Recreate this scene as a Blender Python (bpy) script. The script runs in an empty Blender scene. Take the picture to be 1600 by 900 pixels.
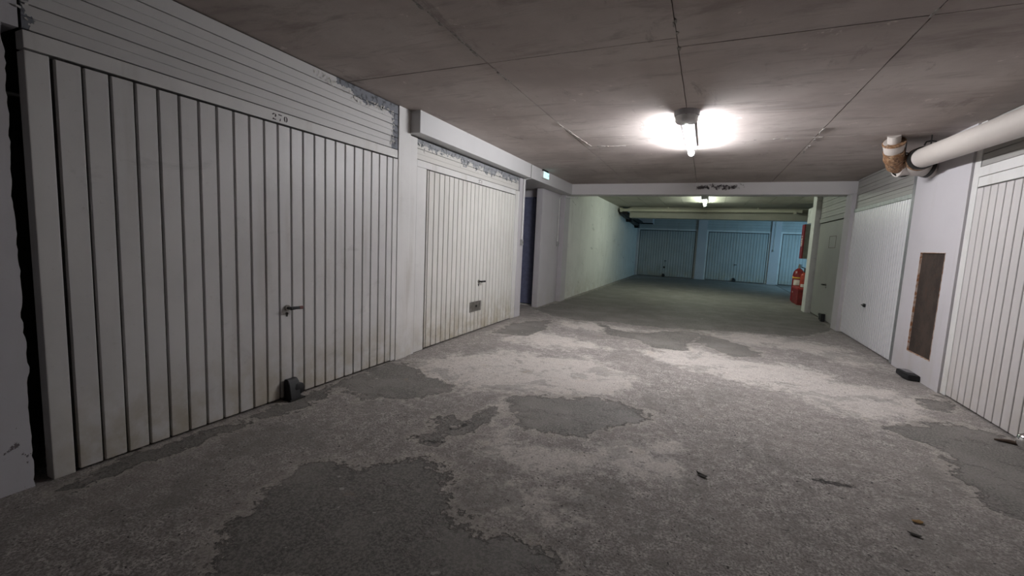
import bpy, bmesh, math, random
import numpy as np
from mathutils import Vector, Matrix, noise as mnoise

S = 1.26                      # metres per unit (the lens height)
C = bpy.context.scene.collection
scn = bpy.context.scene

# ------------------------------------------------------------- camera
YAW, PITCH, ROLL, FPX = .412, .10752, .04572, 683.15
def cam_rows():
    cy, sy = math.cos(YAW), math.sin(YAW); cp, sp = math.cos(PITCH), math.sin(PITCH); cr, sr = math.cos(ROLL), math.sin(ROLL)
    B = Matrix(((1,0,0),(0,0,-1),(0,1,0)))
    Ry = Matrix(((cy,0,sy),(0,1,0),(-sy,0,cy)))
    Rp = Matrix(((1,0,0),(0,cp,-sp),(0,sp,cp)))
    Rr = Matrix(((cr,-sr,0),(sr,cr,0),(0,0,1)))
    return Rr @ Rp @ Ry @ B
M3 = cam_rows()
cam = bpy.data.objects.new('camera', bpy.data.cameras.new('camera'))
C.objects.link(cam)
cam.data.sensor_width = 36; cam.data.lens = 36*FPX/1600; cam.data.clip_start = .02
R3 = Matrix((M3[0], -M3[1], -M3[2])).transposed()
cam.matrix_world = Matrix.Translation((0,0,S)) @ R3.to_4x4()
scn.camera = cam

# ------------------------------------------------------------- world, exposure
w = bpy.data.worlds.new('world'); scn.world = w; w.use_nodes = True
w.node_tree.nodes['Background'].inputs[0].default_value = (.5,.6,.8,1)
w.node_tree.nodes['Background'].inputs[1].default_value = .003
scn.view_settings.view_transform = 'Standard'; scn.view_settings.look = 'None'
scn.view_settings.exposure = 1.0; scn.view_settings.gamma = 1; scn.view_settings.use_curve_mapping = False

TUBE_NEAR = 92.0     # emission of the white tube
TUBE_FAR = 38.0       # emission of the greenish tube in the rear bay
# daylight-blue lamp round the corner on the right of the rear bay
def area(name, loc, rot, sx, sy, power, col):
    l = bpy.data.lights.new(name, 'AREA'); l.shape = 'RECTANGLE'; l.size = sx; l.size_y = sy; l.energy = power; l.color = col
    o = bpy.data.objects.new(name, l); C.objects.link(o); o.location = loc; o.rotation_euler = rot
    return o
area('side_ramp_daylight', (4.3, 17.2, 1.5), (0, math.radians(90), math.radians(-38)), 1.2, 1.6, 26, (.38,.74,1.0))

# ------------------------------------------------------------- node helper
class NG:
    def __init__(s, name, rough=.6, metal=0., spec=.5):
        s.m = bpy.data.materials.new(name); s.m.use_nodes = True
        s.t = s.m.node_tree; s.n = s.t.nodes; s.l = s.t.links
        s.b = s.n['Principled BSDF']
        s.b.inputs['Roughness'].default_value = rough; s.b.inputs['Metallic'].default_value = metal
        s.b.inputs['Specular IOR Level'].default_value = spec
        s._pos = None
    def put(s, sock, v):
        if isinstance(v, (int, float)): sock.default_value = v
        elif isinstance(v, tuple): sock.default_value = v if len(v) == 4 or sock.type == 'VECTOR' else v + (1,)
        else: s.l.new(v, sock)
    def pos(s):
        if s._pos is None: s._pos = s.n.new('ShaderNodeNewGeometry').outputs['Position']
        return s._pos
    def obj(s): return s.n.new('ShaderNodeTexCoord').outputs['Object']
    def xyz(s):
        q = s.n.new('ShaderNodeSeparateXYZ'); s.l.new(s.pos(), q.inputs[0]); return q.outputs
    def attr(s, name):
        q = s.n.new('ShaderNodeAttribute'); q.attribute_name = name; return q.outputs['Fac']
    def ma(s, op, a, b=0., c=None, clamp=False):
        q = s.n.new('ShaderNodeMath'); q.operation = op; q.use_clamp = clamp
        s.put(q.inputs[0], a); s.put(q.inputs[1], b)
        if c is not None: s.put(q.inputs[2], c)
        return q.outputs[0]
    def vec(s, scale, v=None):
        q = s.n.new('ShaderNodeMapping'); q.inputs['Scale'].default_value = scale
        s.l.new(v or s.pos(), q.inputs[0]); return q.outputs[0]
    def noise(s, scale, detail=4, rough=.55, v=None, dist=0.):
        q = s.n.new('ShaderNodeTexNoise'); q.inputs['Scale'].default_value = scale; q.inputs['Detail'].default_value = detail
        q.inputs['Roughness'].default_value = rough; q.inputs['Distortion'].default_value = dist
        s.l.new(v or s.pos(), q.inputs['Vector']); return q.outputs['Fac']
    def voro(s, scale, v=None, feature='F1'):
        q = s.n.new('ShaderNodeTexVoronoi'); q.inputs['Scale'].default_value = scale; q.feature = feature
        s.l.new(v or s.pos(), q.inputs['Vector']); return q.outputs['Distance']
    def step(s, v, a, b, o0=0., o1=1.):
        q = s.n.new('ShaderNodeMapRange'); q.interpolation_type = 'SMOOTHSTEP'
        s.put(q.inputs[0], v); q.inputs[1].default_value = a; q.inputs[2].default_value = b
        q.inputs[3].default_value = o0; q.inputs[4].default_value = o1
        return q.outputs[0]
    def mix(s, f, a, b, mode='MIX'):
        q = s.n.new('ShaderNodeMix'); q.data_type = 'RGBA'; q.blend_type = mode
        s.put(q.inputs[0], f); s.put(q.inputs[6], a); s.put(q.inputs[7], b); return q.outputs[2]
    def bump(s, h, strength=.3, dist=.005, prev=None):
        q = s.n.new('ShaderNodeBump'); q.inputs['Strength'].default_value = strength; q.inputs['Distance'].default_value = dist
        s.put(q.inputs['Height'], h)
        if prev is not None: s.l.new(prev, q.inputs['Normal'])
        s.l.new(q.outputs[0], s.b.inputs['Normal']); return q.outputs[0]
    def col(s, c): s.put(s.b.inputs['Base Color'], c); return s
    def rough(s, r): s.put(s.b.inputs['Roughness'], r)

def simple(name, col, rough=.5, metal=0., var=.25, scale=14., bump=.12, spec=.5):
    g = NG(name, rough, metal, spec)
    n = g.noise(scale, 5); d = tuple(c*(1-var) for c in col)
    g.col(g.mix(g.step(n, .3, .7), d, col)); g.bump(g.noise(scale*6, 3), bump, .002)
    return g.m

def painted(name, col, grime=.35, gcol=(.34,.31,.26), rough=.5, streak=True, low=.0, smudge=0., peel=None, under=(.19,.20,.225), bumpy=.1, spots=0.):
    """old oil paint with broad grime, vertical runs, rising dirt, and bare areas where it peeled"""
    g = NG(name, rough)
    c = g.mix(g.step(g.noise(1.7, 5, .6), .35, .75, 0, grime*.7), col, tuple(a*.62 for a in col))
    if streak: c = g.mix(g.step(g.noise(6, 4, .6, g.vec((1,1,.12))), .52, .8, 0, grime), c, gcol)
    c = g.mix(g.step(g.noise(42, 4, .7), .6, .78, 0, grime*.8), c, gcol)
    xyz = g.xyz()
    if low: c = g.mix(g.ma('MULTIPLY', g.step(xyz[2], .6, .0, 0, low), g.step(g.noise(5, 6, .65), .3, .65)), c, (.36,.31,.21))
    if smudge: c = g.mix(g.step(g.noise(3.2, 6, .7, g.vec((1,.6,1.3)), .8), .58, .72, 0, smudge), c, (.12,.125,.12))
    if spots: c = g.mix(g.step(g.noise(30, 2, .5), .70, .74, 0, spots), c, (.07,.05,.04))
    h = g.noise(25, 5)
    if peel:
        pm = peel(g, xyz); c = g.mix(pm, c, g.mix(g.step(g.noise(22,5), .50, .66), under, tuple(a*.35 for a in under)))
        g.rough(g.step(pm, 0, 1, rough, .75))
        h = g.ma('SUBTRACT', g.ma('MULTIPLY', h, .3), g.ma('MULTIPLY', pm, 1.0))
        g.col(c); g.bump(h, .6, .003)
    else:
        g.col(c); g.bump(h, bumpy, .004)
    return g.m

# ------------------------------------------------------------- mesh builder (units are scaled by S)
class MB:
    def __init__(s): s.bm = bmesh.new()
    def box(s, x0, x1, y0, y1, z0, z1, bev=0.):
        b = bmesh.new(); r = bmesh.ops.create_cube(b, size=1)
        sx, sy, sz = abs(x1-x0)*S, abs(y1-y0)*S, abs(z1-z0)*S
        for v in b.verts:
            v.co = Vector(((x0+x1)/2*S+v.co.x*sx, (y0+y1)/2*S+v.co.y*sy, (z0+z1)/2*S+v.co.z*sz))
        if bev: bmesh.ops.bevel(b, geom=b.edges[:], offset=min(bev, min(sx,sy,sz)*.45), segments=2, affect='EDGES', profile=.6)
        s.add(b); return s
    def add(s, b, mat=None):
        if mat is not None: bmesh.ops.transform(b, matrix=mat, verts=b.verts)
        me = bpy.data.meshes.new('t'); b.to_mesh(me); b.free(); s.bm.from_mesh(me); bpy.data.meshes.remove(me)
    def tube(s, pts, r, seg=16, caps=True):
        """pts in units; r (units) a number or one per point"""
        P = [Vector(p)*S for p in pts]; n = len(P)
        rr = [r*S]*n if isinstance(r, (int,float)) else [q*S for q in r]
        rings = []; prev = None
        for i, p in enumerate(P):
            d = (P[min(i+1,n-1)]-P[max(i-1,0)])
            d = d.normalized() if d.length > 1e-9 else prev_d
            prev_d = d
            if prev is None:
                a = Vector((0,0,1)) if abs(d.z) < .9 else Vector((1,0,0)); u = d.cross(a).normalized()
            else: u = (prev - d*prev.dot(d)).normalized()
            prev = u; v = d.cross(u)
            rings.append([s.bm.verts.new(p+(u*math.cos(2*math.pi*k/seg)+v*math.sin(2*math.pi*k/seg))*rr[i]) for k in range(seg)])
        for a, b in zip(rings, rings[1:]):
            for k in range(seg): s.bm.faces.new((a[k], a[(k+1)%seg], b[(k+1)%seg], b[k]))
        if caps: s.bm.faces.new(rings[0][::-1]); s.bm.faces.new(rings[-1])
        return s
    def prism(s, pts, axis, a0, a1):
        """polygon in the two other axes (units), extruded along axis from a0 to a1"""
        def mk(p, a):
            q = list(p); q.insert(axis, a); return Vector(q)*S
        A = [s.bm.verts.new(mk(p, a0)) for p in pts]; B = [s.bm.verts.new(mk(p, a1)) for p in pts]
        n = len(pts); s.bm.faces.new(A); s.bm.faces.new(B[::-1])
        for k in range(n): s.bm.faces.new((A[k], B[k], B[(k+1)%n], A[(k+1)%n]))
        return s
    def build(s, name, mat, parent=None, smooth=False):
        bmesh.ops.recalc_face_normals(s.bm, faces=s.bm.faces)
        me = bpy.data.meshes.new(name); s.bm.to_mesh(me); s.bm.free()
        if smooth:
            for p in me.polygons: p.use_smooth = True
            me.set_sharp_from_angle(angle=math.radians(38))
        if mat: me.materials.append(mat)
        o = bpy.data.objects.new(name, me); C.objects.link(o)
        if parent: attach(o, parent)
        return o
def attach(o, parent):
    o.parent = parent; o.matrix_parent_inverse = parent.matrix_basis.inverted()
def tag(o, label, cat, group=None, kind=None):
    o['label'] = label; o['category'] = cat
    if group: o['group'] = group
    if kind: o['kind'] = kind
    return o
def empty(name, loc):
    o = bpy.data.objects.new(name, None); C.objects.link(o); o.empty_display_size = .1
    o.location = Vector(loc)*S; return o
def dup(src, parent, off):
    """copy of a part beside its source (units), sharing the mesh"""
    c = src.copy(); C.objects.link(c); c.parent = parent; c.matrix_parent_inverse = parent.matrix_basis.inverted()
    c.location = src.location + Vector(off)*S; return c
rnd = random.Random(7)

# outlines of the floor layers, metres
DARK=[
[(-1.478,0.938),(-1.661,1.05),(-1.773,1.15),(-1.822,1.298),(-1.846,1.471),(-1.849,1.589),(-1.866,1.633),(-1.745,1.73),(-1.731,1.787),(-1.64,1.764),(-1.619,1.816),(-1.499,1.914),(-1.416,2.011),(-1.358,1.992),(-1.24,1.975),(-1.105,1.921),(-1.126,1.86),(-1.114,1.78),(-1.041,1.668),(-0.901,1.608),(-0.76,1.585),(-0.59,1.606),(-0.344,1.516)],
[(-2.539,2.617),(-2.644,2.836),(-2.665,3.103),(-2.678,3.442),(-2.457,3.403),(-2.216,3.207),(-2.041,3.209),(-1.86,3.18),(-1.89,2.976),(-1.971,2.823),(-2.106,2.676),(-2.287,2.666),(-2.334,2.539)],
[(-1.311,3.102),(-1.215,3.277),(-0.975,3.387),(-0.733,3.497),(-0.551,3.505),(-0.365,3.428),(-0.296,3.256),(-0.479,2.986),(-0.645,2.754),(-0.846,2.684),(-0.988,2.695),(-1.141,2.833)],
[(-1.557,2.206),(-1.549,2.264),(-1.455,2.383),(-1.399,2.495),(-1.391,2.662),(-1.376,2.835),(-1.316,2.799),(-1.283,2.622),(-1.262,2.515),(-1.307,2.379),(-1.4,2.295),(-1.486,2.175)],
[(-1.587,2.51),(-1.508,2.594),(-1.456,2.498),(-1.522,2.449)],
[(1.344,4.028),(1.528,4.186),(1.702,4.354),(1.829,4.386),(1.981,4.392),(2.065,4.337),(2.12,4.09),(2.135,3.763),(1.652,2.841),(1.555,2.914),(1.474,2.941),(1.446,3.019),(1.487,3.176),(1.52,3.427),(1.515,3.652),(1.485,3.844)],
[(-2.667,0.947),(-2.732,1.316),(-2.702,1.641),(-2.72,2.046),(-2.752,2.523),(-2.769,2.97),(-2.81,3.41),(-2.614,3.511),(-2.543,3.045),(-2.679,2.586),(-2.535,2.155),(-2.602,1.864),(-2.636,1.657),(-2.589,1.464),(-2.614,1.172)],
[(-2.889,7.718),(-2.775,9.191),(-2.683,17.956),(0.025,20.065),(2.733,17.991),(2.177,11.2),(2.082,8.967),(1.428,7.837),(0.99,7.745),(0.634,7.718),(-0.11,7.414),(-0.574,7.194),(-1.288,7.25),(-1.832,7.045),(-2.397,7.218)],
[(-0.041,6.45),(0.078,7.088),(0.331,6.854),(0.592,6.533),(0.745,6.054),(0.435,5.779),(0.232,6.044)],
[(-1.49,6.958),(-1.017,6.57),(-0.785,6.573),(-0.194,7.172),(0.033,7.166),(-0.078,6.333),(-0.124,5.842),(-0.511,5.697),(-0.724,6.111),(-1.177,6.184)],
[(-2.564,5.283),(-2.633,6.086),(-2.231,6.734),(-2.052,5.923),(-2.137,5.394)],
[(1.892,5.012),(2.094,5.077),(2.128,5.287),(2.099,4.873),(1.884,4.747)],
]
PALE=[
[(-2.47,3.471),(-2.508,3.634),(-2.424,3.924),(-2.132,4.413),(-1.822,4.622),(-1.553,4.532),(-1.243,4.737),(-0.763,4.486),(-0.453,4.085),(-0.613,3.693),(-0.903,3.518),(-1.249,3.363),(-1.665,3.112),(-1.994,3.137),(-2.197,3.219)],
[(-2.226,4.966),(-2.059,5.808),(-1.499,5.657),(-0.994,5.291),(-1.4,5.016),(-1.784,4.945)],
[(-0.632,5.424),(-0.072,6.12),(0.427,5.641),(1.082,5.753),(1.429,5.243),(1.781,5.24),(1.831,4.716),(1.434,4.132),(1.239,4.144),(0.994,4.389),(0.54,4.696),(0.087,4.842),(-0.379,5.113)],
[(-2.144,6.802),(-1.534,6.924),(-0.914,6.82),(-0.105,7.238),(-0.537,6.808),(-0.933,6.632),(-1.399,6.347),(-1.889,6.335)],
[(-0.106,7.296),(0.533,7.528),(1.155,7.697),(1.731,7.358),(2.049,6.284),(1.663,6.189),(1.177,6.764),(0.488,6.727),(0.166,7.043)],
[(-1.352,3.195),(-1.302,2.74),(-1.091,2.501),(-0.879,2.418),(-0.622,2.514),(-0.437,2.765),(-0.098,2.955),(-0.069,2.521),(-0.56,2.292),(-0.863,2.089),(-1.119,2.284),(-1.272,2.399)],
[(-0.899,1.928),(-0.735,2.051),(-0.514,2.007),(-0.497,1.846),(-0.706,1.736),(-0.838,1.805)]]
CRACK=[
[(-1.63,2.239),(-1.568,2.221),(-1.496,2.21),(-1.401,2.223),(-1.471,2.174),(-1.569,2.189)],
[(0.624,2.89),(0.702,2.909),(0.756,2.877),(0.892,2.907),(0.841,2.865),(0.734,2.829),(0.656,2.861)],
[(-1.46,2.391),(-1.426,2.516),(-1.402,2.617),(-1.384,2.54),(-1.41,2.431)]]

# ------------------------------------------------------------- materials
WHITE = (.65,.64,.63)
def peel_transom(g, q):          # bare grey metal along the top and the far end of the panel over the near door
    n = g.ma('ADD', g.ma('MULTIPLY', g.ma('SUBTRACT', g.noise(9,5,.65), .5), .22), g.ma('MULTIPLY', g.ma('SUBTRACT', g.noise(40,3), .5), .06))
    zt = g.ma('SUBTRACT', q[2], g.step(q[1], 1.90*S, 2.45*S, 2.05*S, 1.898*S))
    ye = g.ma('SUBTRACT', q[1], 2.725*S)
    yl = g.ma('SUBTRACT', .79*S, q[1])
    spot = g.ma('SUBTRACT', g.ma('ADD', g.noise(24,4,.7), g.ma('MULTIPLY', g.step(zt, -.09, .0), .17)), .80)
    m = g.ma('MAXIMUM', g.ma('MAXIMUM', g.ma('MAXIMUM', zt, ye), yl), g.ma('MULTIPLY', spot, .5))
    return g.step(g.ma('ADD', m, n), 0, .006)
def peel_transom2(g, q):
    n = g.ma('ADD', g.ma('MULTIPLY', g.ma('SUBTRACT', g.noise(5.5,6,.7), .5), .42), g.ma('MULTIPLY', g.ma('SUBTRACT', g.noise(30,3,.6,g.vec((1,1,2))), .5), .12))
    return g.step(g.ma('ADD', g.ma('SUBTRACT', q[2], 1.735*S), n), 0, .008)
def peel_beam(g, q):
    x = g.step(g.ma('ABSOLUTE', g.ma('SUBTRACT', q[0], .10)), .25, .75, .33, 0)
    z = g.step(g.ma('ABSOLUTE', g.ma('SUBTRACT', q[2], 1.925*S)), .02, .12, 1, 0)
    return g.step(g.ma('ADD', g.noise(11,6,.8), g.ma('MULTIPLY', x, z)), .80, .86)
def peel_beam_left(g, q):
    z = g.step(q[2], 1.86*S, 1.985*S, 0, .22)
    return g.step(g.ma('ADD', g.noise(11,6,.75,g.vec((1,.5,1.6))), z), .87, .89)
def peel_wall_low(g, q):
    z = g.step(q[2], .05, .75, .16, 0)
    return g.step(g.ma('ADD', g.noise(14,5,.7), z), .76, .78)

M = {}
M['door'] = painted('door_paint', WHITE, .42, low=.7, rough=.42, smudge=.22)
M['door2'] = painted('door_paint_cream', (.67,.655,.615), .34, low=.8, rough=.45)
M['frame'] = painted('frame_paint', (.69,.68,.665), .45, low=.4, smudge=.1)
M['transom'] = painted('transom_paint', (.57,.56,.55), .2, peel=peel_transom, streak=False)
M['transom2'] = painted('transom_paint_cream', (.60,.585,.55), .25, peel=peel_transom2, streak=False, under=(.26,.27,.285))
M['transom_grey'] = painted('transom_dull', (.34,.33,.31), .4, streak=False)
M['door_white'] = painted('door_enamel', (.66,.65,.67), .08, rough=.35, streak=False)
M['door_pink'] = painted('door_paint_worn', (.58,.55,.545), .25, low=.25, rough=.45)
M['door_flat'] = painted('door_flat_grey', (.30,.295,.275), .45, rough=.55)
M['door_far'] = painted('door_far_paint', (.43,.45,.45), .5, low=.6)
M['wall'] = painted('wall_limewash', (.52,.50,.52), .22, bumpy=.35, rough=.8, low=.2)
M['wall_near'] = painted('wall_limewash_chipped', (.60,.59,.62), .3, bumpy=.5, rough=.85, peel=peel_wall_low, under=(.16,.14,.15))
M['wall_stained'] = painted('wall_limewash_smudged', (.70,.70,.67), .4, bumpy=.4, rough=.85, low=.35, smudge=.55)
M['beam'] = painted('beam_paint', (.72,.70,.70), .2, peel=peel_beam, streak=False, under=(.10,.085,.09))
M['beam_left'] = painted('beam_left_paint', (.59,.585,.585), .2, peel=peel_beam_left, streak=False, under=(.42,.41,.42))
M['beam_far'] = painted('beam_far_paint', (.42,.41,.35), .5, streak=False)
M['groove'] = simple('groove_grime', (.085,.078,.07), .9)
M['dark'] = simple('black_plastic', (.010,.010,.012), .6, var=.4)
M['dark_metal'] = simple('dark_metal', (.05,.048,.045), .45, .6)
M['steel'] = simple('dull_steel', (.33,.31,.28), .4, .7, var=.4)
M['alu'] = simple('grey_metal_strip', (.26,.265,.27), .45, .3)
M['blue'] = simple('blue_door_paint', (.17,.185,.29), .5)
M['red'] = simple('red_enamel', (.27,.014,.018), .35, var=.35)
M['red_dark'] = simple('old_red_paint', (.24,.014,.014), .5, var=.4)
M['orange'] = simple('orange_red_enamel', (.42,.045,.02), .4)
M['cab_grey'] = simple('cabinet_grey', (.20,.21,.17), .6)
M['white'] = simple('white_plastic', (.72,.72,.70), .4, var=.1)
M['label'] = simple('paper_label', (.75,.72,.66), .6, var=.2)
M['red_tip'] = simple('faded_red', (.13,.022,.022), .5)
M['yellow'] = simple('yellow_band', (.75,.50,.06), .5)
M['pipe'] = painted('pipe_paint', (.52,.475,.44), .35, gcol=(.36,.26,.18), streak=False, rough=.5)
M['pipe_far'] = painted('pipe_far_paint', (.56,.54,.44), .4, streak=False)
M['ink'] = simple('stencil_ink', (.05,.035,.04), .7, var=.5, scale=80)
M['chrome'] = simple('chrome', (.8,.8,.8), .12, 1., var=.05)
M['flake'] = simple('paint_flake', (.62,.60,.56), .6)
M['leaf'] = simple('dead_leaf', (.045,.038,.032), .8)
M['leaf_orange'] = simple('ochre_scrap', (.33,.19,.06), .8)
M['wood'] = simple('stick_brown', (.10,.065,.045), .7)

# joint with rust
g = NG('rusty_joint', .75)
n = g.step(g.noise(14, 6, .7), .38, .62)
g.col(g.mix(n, (.22,.105,.045), g.mix(g.step(g.noise(45,3), .4,.6), (.42,.27,.16), (.10,.06,.04)))); g.bump(g.noise(40,4), .3, .003)
M['rust_joint'] = g.m
g = NG('rusty_plate', .8)
n = g.noise(4, 6, .7, g.vec((1,1,.7)))
c = g.mix(g.step(n, .35, .65), (.022,.014,.011), (.055,.037,.028))
c = g.mix(g.step(g.noise(22,5,.7), .55, .7), c, (.06,.026,.015))
g.col(c); g.bump(g.noise(60,4), .4, .003)
M['rust_plate'] = g.m
g = NG('rust_edge', .85); g.col(g.mix(g.step(g.noise(20,5), .4,.6), (.33,.15,.07), (.55,.45,.38))); M['rust_edge'] = g.m
def emis(name, col, s):
    g = NG(name, .4); g.b.inputs['Base Color'].default_value = (.8,.8,.8,1)
    g.b.inputs['Emission Color'].default_value = col+(1,); g.b.inputs['Emission Strength'].default_value = s
    return g.m
M['tube'] = emis('lit_tube', (.97,.97,1.0), TUBE_NEAR)
M['tube_far'] = emis('lit_tube_greenish', (.90,1.0,.84), TUBE_FAR)
M['exit_face'] = emis('exit_lens', (.50,.93,.93), .55)
M['exit_pict'] = emis('exit_green_film', (.03,.42,.38), .3)

# ceiling concrete
def ceiling_mat(name, a, b, stain):
    g = NG(name, .85)
    c = g.mix(g.step(g.noise(1.1, 6, .6), .35, .68), a, b)
    c = g.mix(g.step(g.noise(2.3, 6, .7, g.vec((.6,2.2,1)), .6), .50, .72, 0, .75), c, stain)
    c = g.mix(g.step(g.noise(1.6, 7, .75, g.vec((2.4,.7,1)), .3), .58, .70, 0, .6), c, tuple(v*.8 for v in stain))
    c = g.mix(g.step(g.noise(9, 5, .7), .60, .75, 0, .4), c, tuple(v*.6 for v in a))
    c = g.mix(g.step(g.noise(5, 4, .7), .66, .70, 0, .5), c, tuple(min(1,v*1.35) for v in b))
    c = g.mix(g.step(g.voro(30), .0, .10, .35, 0), c, tuple(v*.5 for v in a))
    g.col(c); g.bump(g.ma('ADD', g.ma('MULTIPLY', g.noise(7,5), .7), g.ma('MULTIPLY', g.noise(70,4), .3)), .35, .006)
    return g.m
M['ceil'] = ceiling_mat('ceiling_concrete', (.40,.345,.32), (.53,.475,.445), (.28,.235,.215))
M['ceil_far'] = ceiling_mat('ceiling_concrete_rear', (.36,.35,.29), (.46,.45,.38), (.27,.26,.21))
M['filler'] = simple('joint_filler', (.40,.37,.34), .9, var=.5, scale=30, bump=.5)

# floor: worn screed. Three painted-on layers, their outlines held as signed distances on the floor mesh
g = NG('floor_screed', .8)
wob = g.ma('ADD', g.ma('MULTIPLY', g.ma('SUBTRACT', g.noise(3.4,8,.72), .5), .52), g.ma('MULTIPLY', g.ma('SUBTRACT', g.noise(15,8,.78), .5), .34))
sd, sp, sk = g.attr('sd_dark'), g.attr('sd_pale'), g.attr('sd_crack')
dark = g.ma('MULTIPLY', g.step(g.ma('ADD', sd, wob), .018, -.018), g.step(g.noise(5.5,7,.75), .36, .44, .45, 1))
pale = g.ma('MULTIPLY', g.step(g.ma('ADD', sp, g.ma('MULTIPLY', wob, 2.0)), .10, -.10), .72)
spk = g.step(g.noise(11,6,.75), .34, .68)
crack = g.step(g.ma('ADD', sk, g.ma('MULTIPLY', wob, .2)), .006, -.006, 0, .9)
crack = g.ma('MULTIPLY', crack, g.step(g.noise(22,4,.7), .38, .52))
scat = g.step(g.noise(1.9, 7, .72, None, .4), .535, .56)          # loose worn patches elsewhere
rim = g.ma('MULTIPLY', g.step(g.ma('ADD', sd, wob), .0, .02), g.step(g.ma('ADD', sd, wob), .09, .03))
fine = g.noise(95, 4, .75); mid = g.noise(28, 5, .7); big = g.noise(1.3, 4, .6)
rough_c = g.mix(g.step(fine, .40, .60), (.16,.145,.135), (.68,.63,.595))
rough_c = g.mix(g.step(mid, .35, .7), g.mix(.45, rough_c, (.22,.20,.185)), rough_c)
rough_c = g.mix(g.step(spk, 0, 1, .62, 0), rough_c, (.165,.148,.138))
rough_c = g.mix(g.step(g.noise(150,2,.6), .60, .72, 0, .7), rough_c, (.085,.075,.07))
rough_c = g.mix(g.step(big, .35, .65, 0, .35), rough_c, (.30,.27,.25))
pale_c = g.mix(g.step(fine, .30, .6), (.40,.365,.335), (.66,.62,.575))
pale_c = g.mix(g.step(g.noise(9,5,.7), .48, .70, 0, .75), pale_c, (.38,.35,.325))
pale_c = g.mix(g.step(g.noise(4.5,5,.6), .58, .72, 0, .5), pale_c, (.58,.50,.41))
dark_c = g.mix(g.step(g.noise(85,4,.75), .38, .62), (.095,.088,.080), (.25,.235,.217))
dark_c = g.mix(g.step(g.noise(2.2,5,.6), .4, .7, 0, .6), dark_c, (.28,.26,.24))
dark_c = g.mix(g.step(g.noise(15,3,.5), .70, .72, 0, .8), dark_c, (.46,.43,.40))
c = g.mix(pale, rough_c, pale_c)
c = g.mix(g.ma('MULTIPLY', scat, .45), c, dark_c)
c = g.mix(g.ma('MULTIPLY', rim, .28), c, (.60,.55,.48))
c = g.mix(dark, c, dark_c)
c = g.mix(g.ma('MULTIPLY', g.step(g.noise(46,2,.5), .66, .72), g.ma('SUBTRACT', 1., g.ma('MULTIPLY', dark, .8))), c, (.06,.053,.05))
c = g.mix(g.step(g.noise(2.2,6,.7,g.vec((1.3,1,1))), .63, .76, 0, .4), c, (.30,.20,.10))
c = g.mix(crack, c, (.025,.022,.02))
g.col(c)
h = g.ma('ADD', g.ma('MULTIPLY', fine, .35), g.ma('MULTIPLY', mid, .35))
h = g.ma('MULTIPLY', h, g.ma('SUBTRACT', 1., g.ma('MULTIPLY', dark, .75)))
h = g.ma('ADD', h, g.ma('MULTIPLY', dark, -.9)); h = g.ma('SUBTRACT', h, crack)
g.bump(h, .8, .007)
g.rough(g.step(dark, 0, 1, .85, .7))
M['floor'] = g.m

# ------------------------------------------------------------- floor
XL, XR, ZC, ZC2, YF, YB = -2.235, 1.715, 1.985, 2.05, 16.0, -7.0
def sdist(P, polys):
    best = np.full(len(P), 9.)
    for poly in polys:
        A = np.array(poly); B = np.roll(A, -1, 0)
        inside = np.zeros(len(P), bool); d2 = np.full(len(P), 81.)
        for a, b in zip(A, B):
            e = b-a; wv = P-a; t = np.clip((wv@e)/(e@e+1e-12), 0, 1)
            d2 = np.minimum(d2, ((wv-t[:,None]*e)**2).sum(1))
            cond = (a[1] > P[:,1]) != (b[1] > P[:,1])
            with np.errstate(divide='ignore', invalid='ignore'):
                inside ^= cond & (P[:,0] < (b[0]-a[0])*(P[:,1]-a[1])/(b[1]-a[1])+a[0])
        best = np.minimum(best, np.where(inside, -1, 1)*np.sqrt(d2))
    return best
def grid(xs, ys):
    X, Y = np.meshgrid(xs, ys); n, m = X.shape
    V = np.stack([X.ravel(), Y.ravel(), np.zeros(n*m)], 1)
    i = np.arange(n*m).reshape(n, m)
    F = np.stack([i[:-1,:-1], i[:-1,1:], i[1:,1:], i[1:,:-1]], -1).reshape(-1, 4)
    return V, F
def make_floor():
    ys = np.concatenate([np.arange(YB*S-.3, .3, .3), np.arange(.3, 8, .04), np.arange(8, 13, .1), np.arange(13, YF*S+.5, .4)])
    V, F = grid(np.arange(-4.6, 2.62, .045), ys)
    # slight unevenness of the slab
    V[:,2] = .004*np.sin(V[:,0]*2.1+.7)*np.sin(V[:,1]*1.3) - .004
    me = bpy.data.meshes.new('floor'); me.from_pydata(V.tolist(), [], F.tolist())
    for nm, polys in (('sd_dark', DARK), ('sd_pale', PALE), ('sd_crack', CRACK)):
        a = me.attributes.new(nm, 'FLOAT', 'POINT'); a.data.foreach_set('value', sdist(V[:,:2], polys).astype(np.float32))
    for p in me.polygons: p.use_smooth = True
    me.materials.append(M['floor'])
    o = bpy.data.objects.new('floor', me); C.objects.link(o)
    return tag(o, 'worn grey concrete floor with peeled pale patches', 'floor', kind='structure')
floor = make_floor()
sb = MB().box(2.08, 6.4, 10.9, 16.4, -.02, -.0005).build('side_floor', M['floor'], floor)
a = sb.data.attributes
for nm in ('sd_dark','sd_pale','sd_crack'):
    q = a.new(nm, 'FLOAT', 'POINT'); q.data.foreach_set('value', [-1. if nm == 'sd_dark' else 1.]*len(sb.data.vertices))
sb['label'] = 'floor of the side passage at the rear'

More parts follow.
